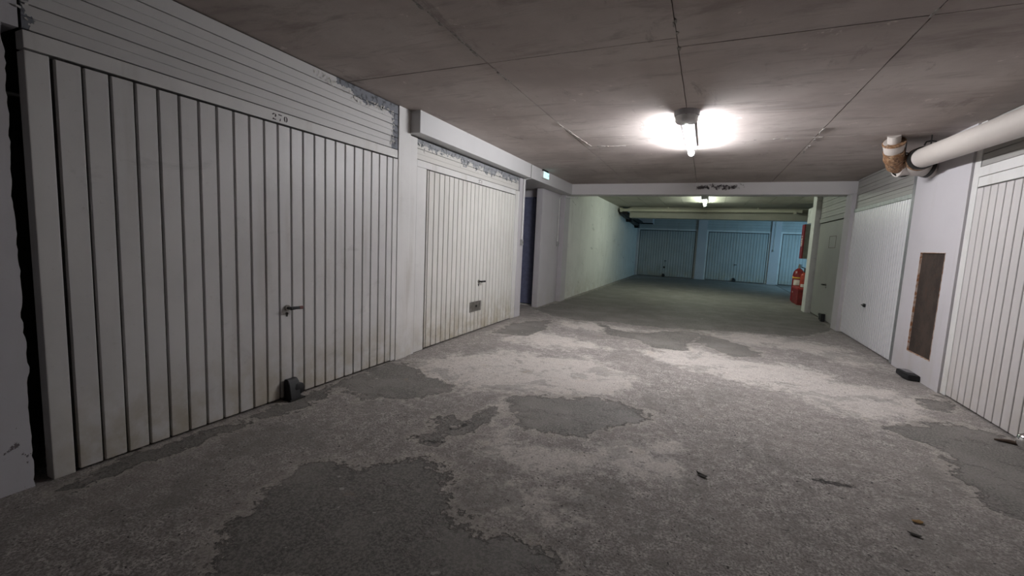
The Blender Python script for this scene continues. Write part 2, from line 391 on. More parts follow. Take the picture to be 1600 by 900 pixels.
# ------------------------------------------------------------- ceiling
ceil = MB().box(-3.7, 2.1, YB-.1, 7.35, ZC+.014, ZC+.2).box(-3.7, 2.1, 7.35, YF+.3, ZC2+.012, ZC2+.2).box(2.1, 6.5, 9, YF+.3, ZC2+.012, ZC2+.2).build('ceiling', M['ceil'])
tag(ceil, 'grey brown concrete ceiling of cast panels over the garage aisle', 'ceiling', kind='structure')
XP = [-2.62, -1.21, -.21, .76, 1.95]
prnd = random.Random(21)
def slab(x0, x1, y0, y1, z, mat, parent):
    dz = prnd.uniform(-.0007, .0007); j = lambda: prnd.uniform(.0024, .0036)
    b = bmesh.new()
    x0 += j(); x1 -= j(); y0 += j(); y1 -= j()
    # ragged edges: the outline wanders by a few millimetres
    pts = []
    def edge(ax, ay, bx, by):
        n = max(2, int(math.hypot(bx-ax, by-ay)/.09))
        for k in range(n):
            t = k/n; wv = prnd.uniform(-.0016, .0016) if 0 < k else 0
            dx, dy = (bx-ax), (by-ay); L = math.hypot(dx, dy)
            pts.append((ax+dx*t - dy/L*wv, ay+dy*t + dx/L*wv))
    edge(x0,y0,x1,y0); edge(x1,y0,x1,y1); edge(x1,y1,x0,y1); edge(x0,y1,x0,y0)
    return MB().prism(pts, 2, z+dz, z+.013).build('panel', mat, parent)
for i in range(4):
    sh = 0 if i < 2 else .105
    ys = [YB, -4.0+sh, -1.9+sh, .2+sh, 2.285+sh, 4.47+sh*.3, 6.6, 7.25]
    for y0, y1 in zip(ys, ys[1:]): slab(XP[i], XP[i+1], y0, y1, ZC, M['ceil'], ceil)
for i in range(11):
    x0 = -2.30+i*.43
    for y0, y1 in ((7.45, 9.15), (9.15, 11.05), (11.05, 12.25)): slab(x0, x0+.43, y0, y1, ZC2, M['ceil_far'], ceil)
# hardened filler squeezed out of the joints
f = MB()
def bead(x0, y0, x1, y1, dens=1.):
    L = math.hypot(x1-x0, y1-y0); t = 0
    while t < L:
        l = rnd.uniform(.03, .11)
        if rnd.random() < dens:
            ux, uy = (x1-x0)/L, (y1-y0)/L; w_ = rnd.uniform(.005, .013); o_ = rnd.uniform(-.006, .006)
            cx, cy = x0+ux*(t+l/2)-uy*o_, y0+uy*(t+l/2)+ux*o_
            pts = []
            for k in range(7):
                an = 2*math.pi*k/7; rl = (l*.5)*rnd.uniform(.75,1.1); rw = w_*rnd.uniform(.5,1)
                a_, b_ = math.cos(an)*rl, math.sin(an)*rw
                pts.append((cx+ux*a_-uy*b_, cy+uy*a_+ux*b_))
            f.prism(pts, 2, ZC-rnd.uniform(.0025,.005), ZC+.004)
        t += l*rnd.uniform(.6, 1.2)
bead(-1.21, 1.2, -1.21, 2.7, .7); bead(-1.21, 3.5, -1.15, 4.5, .45); bead(-1.2, 4.45, -.9, 4.5, .7)
bead(-.21, 1.6, -.21, 2.4, .35); bead(.76, 1.6, .76, 2.4, .3); bead(.76, 4.2, .79, 5.2, .6); bead(.3, 4.5, 1.2, 4.5, .45)
fo = f.build('joint_filler', M['filler'], ceil); fo['kind'] = 'stuff'

# ------------------------------------------------------------- walls and beams
wall_left = MB()
wall_left.box(-2.7, XL, .71, .758, 1.655, ZC)
pts = [(YB, -.01)]                                                  # ragged plaster edge beside the near door
for k in range(90):
    z0 = -.01+k*1.665/89
    pts.append((.716+.010*(mnoise.noise(Vector((0, 3.1, z0*5)))+.5*mnoise.noise(Vector((4, 0, z0*19))))+.004*mnoise.noise(Vector((9, 0, z0*60))), z0))
pts += [(.712, 1.655), (.712, ZC), (YB, ZC)]
wall_left.prism(pts, 0, -2.7, XL)
wall_left = wall_left.build('wall_left', M['wall_near'])
tag(wall_left, 'white chipped wall at the left edge of the garage aisle and its pillars', 'wall', kind='structure')
def part(name, mat, parent, *boxes, bev=0., label=None):
    m = MB()
    for b in boxes: m.box(*b, bev=bev)
    o = m.build(name, mat, parent)
    if label: o['label'] = label
    return o
part('pillar', M['frame'], wall_left, (-2.7, XL+.012, 2.795, 2.945, -.01, ZC), bev=.006)
part('pillar', M['frame'], wall_left, (-2.7, XL, 2.952, 3.05, -.01, 1.80), bev=.006)
part('pillar', M['wall'], wall_left, (-2.7, XL+.004, 5.215, 5.40, -.01, 1.80), bev=.006)
part('passage_wall', M['wall'], wall_left, (-4.0, -2.7, 5.25, 5.40, -.01, 1.80), (-3.05, -2.47, 6.45, 6.6, 1.69, 1.82), (-2.47, -2.41, 6.45, 6.6, -.01, 1.82), (-4.0, -3.05, 6.45, 6.6, -.01, 1.82), (-4.1, -4.0, 5.25, 6.6, -.01, 1.82))
part('passage_ceiling', M['wall'], wall_left, (-4.1, -2.701, 5.38, 6.6, 1.822, 1.9))
part('pillar', M['wall'], wall_left, (-2.41, -2.315, 6.30, 7.195, -.01, 1.812), (-2.7, -2.41, 6.602, 7.195, -.01, 1.812), bev=.005)
part('pillar', M['wall'], wall_left, (-2.7, -2.236, 7.20, 7.47, -.01, 1.812), bev=.005)
part('rear_wall_panel', M['wall_stained'], wall_left, (-2.7, -2.262, 7.47, YF, -.01, ZC2+.02), label='smudged white side wall of the rear bay')
# surfaces behind the doors keep the box rooms closed
part('room_back', M['groove'], wall_left, (-2.75, -2.7, .70, 5.3, -.01, ZC+.02))

wall_right = MB().box(1.70, 2.1, 4.285, 5.195, 1.06, ZC).box(1.70, 2.1, 4.285, 5.195, -.01, .195).box(1.70, 2.1, 4.285, 4.47, .195, 1.06).box(1.70, 2.1, 4.905, 5.195, .195, 1.06).box(1.722, 2.1, 4.46, 4.91, .19, 1.07)
wall_right.box(1.75, 2.1, YB, 4.285, -.01, ZC)
wall_right = wall_right.build('wall_right', M['wall'])
tag(wall_right, 'white pillar wall between the two doors on the right', 'wall', kind='structure')
part('pillar', M['wall'], wall_right, (1.672, 2.0, 7.03, 7.31, -.01, 1.81), bev=.006)
part('pillar', M['wall_stained'], wall_right, (1.642, 1.742, 8.93, 9.2, -.01, ZC2), bev=.012)
part('rear_wall_panel', M['wall_stained'], wall_right, (1.96, 2.1, 9.0, 10.95, -.01, ZC2+.02), (1.74, 1.96, 9.0, 9.2, -.01, ZC2), (2.1, 6.4, 10.8, 10.95, -.01, ZC2+.02))
part('bracket_block', M['wall_stained'], wall_right, (1.85, 1.96, 10.3, 10.75, 1.62, 1.92))
part('room_back', M['groove'], wall_right, (1.80, 1.84, 4.9, 9.0, -.01, ZC2))

wb = MB().box(-2.7, 6.5, YF+.06, YF+.3, -.01, ZC2+.1).build('wall_back', M['wall'])
tag(wb, 'far end wall of the garage behind the three far doors', 'wall', kind='structure')
for x0, x1 in ((-2.30,-2.225), (-.295,-.02), (1.835,2.10), (4.05,4.3)):
    part('pillar', M['wall'], wb, (x0, x1, YF-.06, YF+.1, -.01, ZC2), bev=.006)
part('bulkhead', M['wall'], wb, (-2.24, -1.72, YF-.55, YF-.02, 1.79, ZC2))
wf = MB().box(-3.7, 2.1, YB-.2, YB, -.01, ZC+.1).build('wall_front', M['wall']); tag(wf, 'wall closing the aisle behind the viewer', 'wall', kind='structure')

t1 = MB().box(-2.7, -2.13, 2.935, 5.318, 1.812, ZC, bev=.006).box(-2.7, -2.132, 5.325, 7.2, 1.812, ZC, bev=.006).build('trim_1', M['beam_left'])
tag(t1, 'long white boxed beam above the second left door and the passage', 'beam', kind='structure')
t2 = MB().box(-2.7, 2.0, 7.2, 7.46, 1.812, ZC2+.01, bev=.008).build('trim_2', M['beam'])
tag(t2, 'white beam across the aisle with blistered dark spots in the middle', 'beam', kind='structure')
t3 = MB().box(-1.975, 2.1, 12.25, 12.6, 1.77, ZC2+.01, bev=.008).box(2.1, 6.3, 12.25, 12.6, 1.77, ZC2+.01).build('trim_3', M['beam_far'])
tag(t3, 'dull beam across the rear bay behind the long pipe', 'beam', kind='structure')

# ------------------------------------------------------------- doors
class Plane:
    """a wall plane: a along the wall (units), d outwards into the aisle, z up"""
    def __init__(s, kind, pos): s.k, s.p = kind, pos
    def box(s, m, a0, a1, z0, z1, d0, d1, bev=0.):
        if s.k == 'L': m.box(s.p+d0, s.p+d1, a0, a1, z0, z1, bev)
        elif s.k == 'R': m.box(s.p-d1, s.p-d0, a0, a1, z0, z1, bev)
        else: m.box(a0, a1, s.p-d1, s.p-d0, z0, z1, bev)
        return m
    def pt(s, a, z, d):
        return {'L': (s.p+d, a, z), 'R': (s.p-d, a, z), 'B': (a, s.p-d, z)}[s.k]
    def off(s, da, dz=0):
        return (da, 0, dz) if s.k == 'B' else (0, da, dz)
    def vprof(s, m, prof, z0, z1):      # profile (a,d) extruded vertically
        m.prism([s.pt(a, 0, d)[:2] for a, d in prof], 2, z0, z1); return m
    def hprof(s, m, prof, a0, a1):      # profile (z,d) extruded along the wall
        if s.k == 'B': m.prism([(s.pt(0, z, d)[1], z) for z, d in prof], 0, a0, a1)
        else: m.prism([(s.pt(0, z, d)[0], z) for z, d in prof], 1, a0, a1)
        return m
    def build_part(s, name, mat, parent, *b, bev=0.):
        m = MB()
        for q in b: s.box(m, *q, bev=bev)
        return m.build(name, mat, parent)

def slats(P, parent, mat, a0, a1, z0, z1, pitch, gap=.0095, th=.010, first=None, last=None):
    """upright boards of one door leaf, each its own object"""
    edges = [a0]
    if first: edges.append(a0+first)
    while edges[-1]+pitch < a1-.012: edges.append(edges[-1]+pitch)
    edges.append(a1)
    src = None
    for e0, e1 in zip(edges, edges[1:]):
        w_ = e1-e0
        if src and abs(w_-pitch) < 1e-6: dup(src[0], parent, P.off(e0-src[1])); continue
        m = MB(); c = .0028; g2 = gap/2
        P.vprof(m, [(e0+g2, -.006), (e0+g2, th-c), (e0+g2+c, th), (e1-g2-c, th), (e1-g2, th-c), (e1-g2, -.006)], z0, z1)
        o = m.build('slat', mat, parent)
        if abs(w_-pitch) < 1e-6: src = (o, e0)
def transom(P, root, mat, a0, a1, z0, z1, pitch, d=0., mid=True):
    sheet = P.build_part('transom', M['groove'], root, (a0, a1, z0, z1, d-.02, d-.008))
    z = z0
    while z < z1-.01:
        e = min(z+pitch, z1); m = MB(); c = .002
        prof = [(z+.0016, d-.006), (z+.0016, d+.004-c), (z+.0016+c, d+.004)]
        if mid and e-z > pitch*.8: h = (z+e)/2; prof += [(h-.0014, d+.004), (h, d+.0015), (h+.0014, d+.004)]
        prof += [(e-.0016-c, d+.004), (e-.0016, d+.004-c), (e-.0016, d-.006)]
        P.hprof(m, prof, a0, a1).build('transom_slat', mat, sheet); z = e
    return sheet
def corrugated(P, parent, mat, a0, a1, z0, z1, pitch, depth, groove=.35, name='ribbed_sheet'):
    m = MB(); prof = []; a = a0
    while a < a1-.005:
        b = min(a+pitch, a1); gw = pitch*groove
        prof += [(a, depth), (b-gw, depth), (b-gw*.75, 0), (b-gw*.25, 0)]; a = b
    prof += [(a1, depth), (a1, -.01), (a0, -.01)]
    P.vprof(m, prof, z0, z1); o = m.build(name, mat, parent); o['kind'] = 'stuff'; return o
def garage_root(P, a, label):
    return tag(empty('door', P.pt(a, 0, 0)), label, 'garage door', kind='structure')

# --- stencilled digits, each made of separate strokes as a stencil leaves them
def arc(m, P, ca, cz, ra, rz, t0, t1, w0, d):
    n = 10; A = []; B = []
    for k in range(n+1):
        t = math.radians(t0+(t1-t0)*k/n); w_ = w0*(.45+.55*abs(math.cos(t)))
        A.append((ca+math.cos(t)*(ra+w_/2), cz+math.sin(t)*(rz+w_/2))); B.append((ca+math.cos(t)*(ra-w_/2), cz+math.sin(t)*(rz-w_/2)))
    flat(m, P, A+B[::-1], d)
def flat(m, P, pts, d):
    vs = [m.bm.verts.new(Vector(P.pt(a, z, d))*S) for a, z in pts]; m.bm.faces.new(vs)
    ws_ = [m.bm.verts.new(Vector(P.pt(a, z, d-.0012))*S) for a, z in pts]
    for k in range(len(vs)): m.bm.faces.new((vs[k], ws_[k], ws_[(k+1)%len(vs)], vs[(k+1)%len(vs)]))
def digits(P, parent, text, a, z, h, step, d):
    m = MB(); w_ = h*.20
    for ch in text:
        if ch == '0':
            arc(m, P, a, z+h/2, h*.22, h*.40, 110, 250, w_, d); arc(m, P, a, z+h/2, h*.22, h*.40, -70, 70, w_, d)
        elif ch == '2':
            arc(m, P, a, z+h*.70, h*.22, h*.20, 60, 190, w_, d); arc(m, P, a-.0, z+h*.68, h*.24, h*.24, -60, 45, w_*1.1, d)
            flat(m, P, [(a-h*.30, z), (a+h*.30, z), (a+h*.30, z+h*.16), (a+h*.05, z+h*.13), (a-h*.12, z+h*.26), (a-h*.28, z+h*.16)], d)
        elif ch == '7':
            flat(m, P, [(a-h*.30, z+h*.82), (a+h*.32, z+h*.82), (a+h*.32, z+h*.95), (a-h*.28, z+h)], d)
            flat(m, P, [(a-h*.10, z), (a+h*.08, z), (a+h*.12, z+h*.38), (a+h*.02, z+h*.38)], d)
        elif ch == '1':
            flat(m, P, [(a-h*.09, z), (a+h*.09, z), (a+h*.09, z+h), (a-h*.02, z+h), (a-h*.20, z+h*.82), (a-h*.09, z+h*.80)], d)
        a += step
    return m.build('stencilled_number', M['ink'], parent)

def lever(P, parent, a, z, d, L=.075, tip=None, bend=1):
    h = MB(); h.tube([P.pt(a, z, d), P.pt(a, z, d+.012)], .017, 18); h = h.build('handle', M['steel'], parent)
    m = MB(); m.tube([P.pt(a, z, d+.010), P.pt(a, z, d+.040)], .009, 12); m.build('spindle', M['dark_metal'], h, True)
    m = MB(); m.tube([P.pt(a-.006*bend, z, d+.040), P.pt(a+L*.35*bend, z+.001, d+.046), P.pt(a+L*bend*.68, z, d+.046)], [.0105,.009,.0085], 12); m.build('lever', M['dark'], h, True)
    m = MB(); m.tube([P.pt(a+L*bend*.66, z, d+.046), P.pt(a+L*bend*.98, z-.001, d+.046), P.pt(a+L*bend, z-.001, d+.046)], [.0095,.0095,.007], 12)
    o = m.build('lever_tip', M[tip or 'dark'], h, True)
    if tip: o['label'] = 'dull red tip of the lever'
    m = MB(); m.tube([P.pt(a, z-.034, d-.001), P.pt(a, z-.034, d+.004)], .008, 12); P.box(m, a-.0035, a+.0035, z-.052, z-.034, d-.001, d+.004); m.build('keyhole', M['dark_metal'], h)
    return h

# door_1: the big near door on the left
PL = Plane('L', XL)
d1 = garage_root(PL, 1.78, 'big near left garage door stencilled 270 with a red tipped lever handle'); d1.name = 'door_1'
PL.build_part('frame', M['frame'], d1, (.765, .830, .0, 1.585, -.05, .006), bev=.004)
PL.build_part('frame', M['frame'], d1, (2.742, 2.795, .0, 1.585, -.05, .006), bev=.004)
lf = PL.build_part('leaf', M['groove'], d1, (.838, 2.737, .014, 1.580, -.04, -.008)); lf['label'] = 'door leaf of upright boards'
slats(PL, lf, M['door'], .838, 2.734, .012, 1.580, .0831)
hd = PL.build_part('header', M['frame'], d1, (.765, 2.79, 1.592, 1.652, -.05, .006), bev=.003)
digits(PL, hd, '270', 1.735, 1.603, .036, .036, .0068)
transom(PL, d1, M['transom'], .765, 2.79, 1.655, 1.982, .0866)
lever(PL, d1, 1.798, .548, .010, .072, 'red_tip')
fl = MB()                                                       # paint curling off along the top of the panel
def curl(y, z, s, x=XL+.006):
    b = bmesh.new(); n = 5; a0 = rnd.uniform(0, 6.28)
    R_ = Matrix.Rotation(a0, 4, 'X'); k = rnd.uniform(.25, .8)
    vs = []
    for i in range(n):
        t = i/(n-1); wv = s*(.5-.38*abs(t-.35))*rnd.uniform(.7, 1.15)
        for sg in (-1, 1): vs.append(b.verts.new((s*k*t*t*.55, s*(t-.4), sg*wv*.7)))
    for i in range(n-1): b.faces.new((vs[2*i], vs[2*i+1], vs[2*i+3], vs[2*i+2]))
    fl.add(b, Matrix.Translation(Vector((x, y, z))*S) @ R_)
for k in range(85):
    y = rnd.uniform(2.0, 2.74); zz = 1.965-.062*min(1, (y-1.95)/.35)+rnd.uniform(-.018,.024)
    curl(y, zz, rnd.uniform(.008, .024))
for k in range(34): curl(rnd.uniform(2.70, 2.745), rnd.uniform(1.68, 1.89), rnd.uniform(.008, .022))
for k in range(14): curl(rnd.uniform(.76, .80), rnd.uniform(1.67, 1.95), rnd.uniform(.008, .02))
fo = fl.build('paint_flakes', M['flake'], d1); fo['kind'] = 'stuff'; fo['label'] = 'curling flakes of old cream paint'

# door_2
PL2 = Plane('L', XL-.008)
d2 = garage_root(PL2, 4.1, 'second left garage door stencilled 271 with a steel lock plate'); d2.name = 'door_2'
PL2.build_part('frame', M['frame'], d2, (3.052, 3.188, .0, 1.575, -.05, .006), bev=.004)
PL2.build_part('frame', M['frame'], d2, (5.095, 5.213, .0, 1.63, -.05, .010), bev=.004)
lf = PL2.build_part('leaf', M['groove'], d2, (3.195, 5.09, .016, 1.566, -.04, -.008)); lf['label'] = 'door leaf of upright boards'
slats(PL2, lf, M['door2'], 3.195, 5.088, .014, 1.566, .0822, first=.027)
hd = PL2.build_part('header', M['frame'], d2, (3.052, 5.10, 1.576, 1.632, -.05, .006), bev=.003)
digits(PL2, hd, '271', 4.13, 1.587, .034, .030, .0068)
transom(PL2, d2, M['transom2'], 3.052, 5.19, 1.635, 1.80, .0866)
lever(PL2, d2, 4.19, .545, .010, .072)
pl = PL2.build_part('lock_plate', M['steel'], d2, (4.01, 4.262, .222, .332, .009, .014), bev=.002)
m = MB(); m.tube([PL2.pt(4.15, .28, .012), PL2.pt(4.15, .28, .022)], .012, 14); m.build('lock_cylinder', M['dark_metal'], pl)

# door_3: blue door in the side passage
d3 = tag(empty('door_3', (-2.76, 6.45, 0)), 'dark blue door in the passage beside the left beam', 'door', kind='structure')
PB = Plane('B', 6.46)
PB.build_part('leaf', M['blue'], d3, (-3.0, -2.50, .02, 1.665, -.02, .02), bev=.004)
PB.build_part('frame', M['blue'], d3, (-3.05, -3.003, .0, 1.69, -.03, .03), (-2.497, -2.47, .0, 1.69, -.03, .03), (-3.05, -2.47, 1.668, 1.69, -.03, .03))
PB.build_part('sill', M['label'], d3, (-3.05, -2.41, -.008, .008, -.02, .06))['label'] = 'pale threshold strip'
m = MB(); m.tube([PB.pt(-2.94, .8, .02), PB.pt(-2.94, .8, .06), PB.pt(-2.86, .8, .06)], .008, 10); m.build('handle', M['steel'], d3, True)

# door_4: white fine ribbed door, right
PR = Plane('R', 1.722)
d4 = garage_root(PR, 6.1, 'clean white finely ribbed garage door on the right with a small black handle'); d4.name = 'door_4'
PR.build_part('frame', M['alu'], d4, (5.197, 5.262, 0, 1.985, -.06, .022), bev=.003)['label'] = 'grey metal edge strip'
PR.build_part('frame', M['frame'], d4, (7.0, 7.03, 0, 1.6, -.05, .012))
corrugated(PR, d4, M['door_white'], 5.266, 6.995, .014, 1.560, .0595, .012, .34)
m = MB(); PR.box(m, 5.262, 7.03, 1.564, 1.606, -.03, .016, .003); m.build('header', simple('galvanised_header', (.46,.50,.47), .5, .2), d4)
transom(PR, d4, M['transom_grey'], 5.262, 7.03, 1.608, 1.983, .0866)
h = PR.build_part('handle', M['dark'], d4, (6.135, 6.185, .432, .468, .008, .03), bev=.006)
m = MB(); PR.box(m, 6.12, 6.20, .445, .456, .03, .042, .004); m.build('grip', M['dark'], h)

# door_5: worn door at the right edge
PR5 = Plane('R', 1.722)
d5 = garage_root(PR5, 3.3, 'worn pinkish white garage door of wide upright boards at the right edge'); d5.name = 'door_5'
PR5.build_part('frame', M['frame'], d5, (4.205, 4.283, .0, 1.985, -.05, .008), bev=.004)
lf = PR5.build_part('leaf', M['groove'], d5, (2.25, 4.20, .016, 1.515, -.03, -.008)); lf['label'] = 'door leaf of upright boards'
slats(PR5, lf, M['door_pink'], 2.25, 4.198, .014, 1.515, .0826, first=1.948-23*.0826 if 1.948-23*.0826 > .01 else None)
PR5.build_part('header', M['frame'], d5, (2.15, 4.20, 1.525, 1.592, -.04, .008), bev=.003)
PR5.build_part('header', M['frame'], d5, (2.15, 4.20, 1.595, 1.662, -.04, .012), bev=.003)
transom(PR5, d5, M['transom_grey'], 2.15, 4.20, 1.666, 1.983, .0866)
PR5.build_part('frame', M['frame'], d5, (2.15, 2.245, .0, 1.52, -.05, .008))

# door_6: flat grey door behind the right jamb
PR6 = Plane('R', 1.722)
d6 = garage_root(PR6, 8.1, 'flat dull grey garage door behind the right end of the beam'); d6.name = 'door_6'
PR6.build_part('leaf', M['door_flat'], d6, (7.33, 8.88, .02, 1.512, -.03, .0), bev=.003)
PR6.build_part('header', M['door_flat'], d6, (7.31, 8.93, 1.525, 1.595, -.03, .012), bev=.003)
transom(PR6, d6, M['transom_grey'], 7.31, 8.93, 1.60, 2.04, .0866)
lever(PR6, d6, 8.04, .549, .0, .06)
m = MB()
for q in ((7.79, 8.17, 1.283, 1.290), (7.79, 8.17, 1.110, 1.117), (7.79, 7.80, 1.117, 1.283), (8.16, 8.17, 1.117, 1.283)): PR6.box(m, *q, -.001, .002)
m.build('glue_outline', simple('rust_tape', (.13,.10,.07), .8), d6)['label'] = 'thin rusty outline where a notice was'

# far doors
PF = Plane('B', YF)
far = [(-2.225, -.297, 'far left garage door at the end of the aisle, its handle below mid height', 7),
       (-.018, 1.833, 'middle far garage door lit bluish, black floor lock at its foot', 8),
       (2.10, 4.05, 'bright blue lit far garage door seen left of the red extinguisher', 9)]
for a0, a1, lab, n in far:
    r = garage_root(PF, (a0+a1)/2, lab); r.name = 'door_%d' % n
    PF.build_part('frame', M['frame'], r, (a0, a0+.05, 0, 1.60, -.03, .01)); PF.build_part('frame', M['frame'], r, (a1-.05, a1, 0, 1.60, -.03, .01))
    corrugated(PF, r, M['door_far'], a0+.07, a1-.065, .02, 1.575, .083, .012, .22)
    PF.build_part('backing_sheet', M['groove'], r, (a0+.04, a1-.04, .02, 1.60, -.05, -.008))
    PF.build_part('header', M['frame'], r, (a0, a1, 1.60, 1.66, -.03, .012))
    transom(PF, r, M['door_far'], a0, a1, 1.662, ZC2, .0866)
    if n != 9: lever(PF, r, a0+(.95 if n == 7 else .90), .552, .012, .06)
    if n == 7: PF.build_part('lock_plate', M['dark_metal'], r, (-1.31, -1.25, .30, .36, .011, .02), bev=.003)

# ------------------------------------------------------------- floor locks
def floor_lock(P, a, label, group=None, s=1.):
    r = tag(empty('floor_lock', P.pt(a, 0, .05)), label, 'lock', group)
    m = MB(); P.box(m, a-.05*s, a+.055*s, -.004, .006, .014, .082*s, .002); m.build('base_plate', M['dark_metal'], r)
    m = MB(); P.hprof(m, [(.004,.016), (.118*s,.016), (.124*s,.024), (.124*s,.045*s), (.105*s,.062*s), (.004,.078*s)], a-.042*s, a+.028*s)
    bmesh.ops.bevel(m.bm, geom=m.bm.edges[:], offset=.004, segments=2, affect='EDGES'); m.build('body', M['dark'], r, True)
    m = MB(); m.tube([P.pt(a+.026*s, .058*s, .022), P.pt(a+.026*s, .058*s, .066*s), P.pt(a+.026*s, .058*s, .070*s)], [.036*s,.036*s,.030*s], 24); m.build('lock_barrel', M['dark'], r, True)
    return r
floor_lock(PL, 1.81, 'black floor lock with round barrel at the foot of the near left door')
floor_lock(PF, -1.285, 'small black floor lock at the foot of the far left door', s=.85)
floor_lock(PF, .90, 'black floor lock at the foot of the middle far door', s=.95)
r = tag(empty('floor_lock', (1.70, 7.95, 0)), 'black bar lock at the foot of the flat grey door', 'lock')
m = MB(); PR6.box(m, 7.86, 7.93, 0, .115, .004, .055, .004); m.build('body', M['dark'], r)
m = MB(); PR6.box(m, 7.92, 8.12, .062, .098, .01, .04, .005); PR6.box(m, 8.06, 8.12, .0, .07, .01, .03, .003); m.build('locking_bar', M['dark'], r)

# black flat box lying by the right pillar
r = tag(empty('black_case', (1.655, 4.75, 0)), 'flat black plastic box lying on the floor below the rusty hatch', 'box')
m = MB(); m.prism([(1.61,4.80), (1.68,4.82), (1.698,4.79), (1.698,4.57), (1.625,4.575), (1.605,4.65)], 2, .0, .044)
bmesh.ops.bevel(m.bm, geom=m.bm.edges[:], offset=.006, segments=2, affect='EDGES'); m.build('body', M['dark'], r, True)
m = MB(); m.prism([(1.63,4.785), (1.672,4.80), (1.690,4.775), (1.690,4.66), (1.640,4.67)], 2, .044, .0475); m.build('top_plate', simple('scuffed_lid', (.20,.19,.20), .35), r)

# ------------------------------------------------------------- rusty hatch
r = tag(empty('rusty_hatch', (1.70, 4.69, .195)), 'tall brown rusty metal hatch set in the white pillar on the right', 'hatch')
part('plate', M['rust_plate'], r, (1.712, 1.7215, 4.474, 4.901, .199, 1.056))
part('rim', M['rust_edge'], r, (1.6975, 1.7215, 4.471, 4.4745, .196, 1.059), (1.6975, 1.7215, 4.9005, 4.904, .196, 1.059), (1.6975, 1.7215, 4.4745, 4.9005, .196, .1995), (1.6975, 1.7215, 4.4745, 4.9005, 1.0555, 1.059))
part('rib', M['rust_plate'], r, (1.7095, 1.712, 4.476, 4.899, .40, .415))

# ------------------------------------------------------------- ceiling lights
def fixture(x, y0, y1, zc, mat, label, motion):
    r = tag(empty('ceiling_light', (x, (y0+y1)/2, zc)), label, 'light')
    t = part('tray', simple('tray_grey', (.22,.22,.23), .5), r, (x-.046, x+.046, y0+.02, y1-.02, zc-.030, zc+.0), bev=.003)
    m = MB(); z = zc-.066
    m.tube([(x,y0+.05,z), (x,y1-.02,z), (x,y1-.006,z), (x,y1,z)], [.026,.026,.021,.009], 20); m.build('lit_tube', mat, r, True)
    m = MB(); m.tube([(x,y1-.09,zc-.028), (x,y1-.09,zc-.045)], .012, 8); m.build('tube_clip', M['white'], t)
    m = MB(); yc = y0; R_ = .088 if motion else .07
    m.tube([(x,yc,zc+.0), (x,yc,zc-.036)], R_, 40); o = m.build('base_ring', simple('housing_grey', (.52,.51,.53), .45), r, True)
    m = MB(); m.tube([(x,yc,zc-.030), (x,yc,zc-.034), (x,yc,zc-.068), (x,yc,zc-.082), (x,yc,zc-.087)], [R_*.80,R_*.90,R_*.88,R_*.76,R_*.55], 40); m.build('housing', simple('housing_white', (.85,.85,.84), .4), r, True)
    m = MB(); m.tube([(x,yc-R_*.88,zc-.032), (x,yc-R_*.93,zc-.032)], .007, 10); m.build('screw', M['steel'], o)
    return r
fixture(-.21, 3.49, 4.68, ZC, M['tube'], 'bright white tube light with round housing on the near ceiling', True)
fixture(-.11, 9.35, 10.8, ZC2, M['tube_far'], 'smaller greenish tube light beyond the cross beam', False)

# ------------------------------------------------------------- exit sign
r = tag(empty('exit_sign', (-2.11, 5.84, 1.92)), 'small lit green and white emergency exit sign on the left beam', 'sign')
PS = Plane('L', -2.132)
PS.build_part('housing', M['white'], r, (5.70, 5.93, 1.868, 1.962, 0, .030), bev=.006)
PS.build_part('mount', M['dark'], r, (5.72, 5.91, 1.962, 1.984, .002, .024))
ln = PS.build_part('lens', M['exit_face'], r, (5.712, 5.918, 1.876, 1.954, .030, .036), bev=.004)
m = MB(); d = .0372                                             # running figure, door and arrow
def st(p, q, w_):
    dx, dz = q[0]-p[0], q[1]-p[1]; L = math.hypot(dx, dz); nx, nz = -dz/L*w_, dx/L*w_
    flat(m, PS, [(p[0]+nx,p[1]+nz), (q[0]+nx,q[1]+nz), (q[0]-nx,q[1]-nz), (p[0]-nx,p[1]-nz)], d)
arc(m, PS, 5.772, 1.942, .003, .003, 0, 359, .006, d)
st((5.770,1.934),(5.762,1.912),.0045); st((5.762,1.912),(5.776,1.900),.003); st((5.776,1.900),(5.770,1.884),.003); st((5.762,1.912),(5.752,1.896),.003); st((5.752,1.896),(5.736,1.894),.003)
st((5.768,1.932),(5.784,1.920),.0022); st((5.768,1.932),(5.752,1.926),.0022); st((5.752,1.926),(5.748,1.914),.0022)
for q in ((5.795,1.882,5.799,1.948),(5.821,1.882,5.825,1.948),(5.795,1.944,5.825,1.948)): flat(m, PS, [(q[0],q[1]),(q[2],q[1]),(q[2],q[3]),(q[0],q[3])], d)
st((5.845,1.915),(5.880,1.915),.0045); flat(m, PS, [(5.876,1.935),(5.905,1.915),(5.876,1.895)], d)
m.build('pictogram', M['exit_pict'], ln)

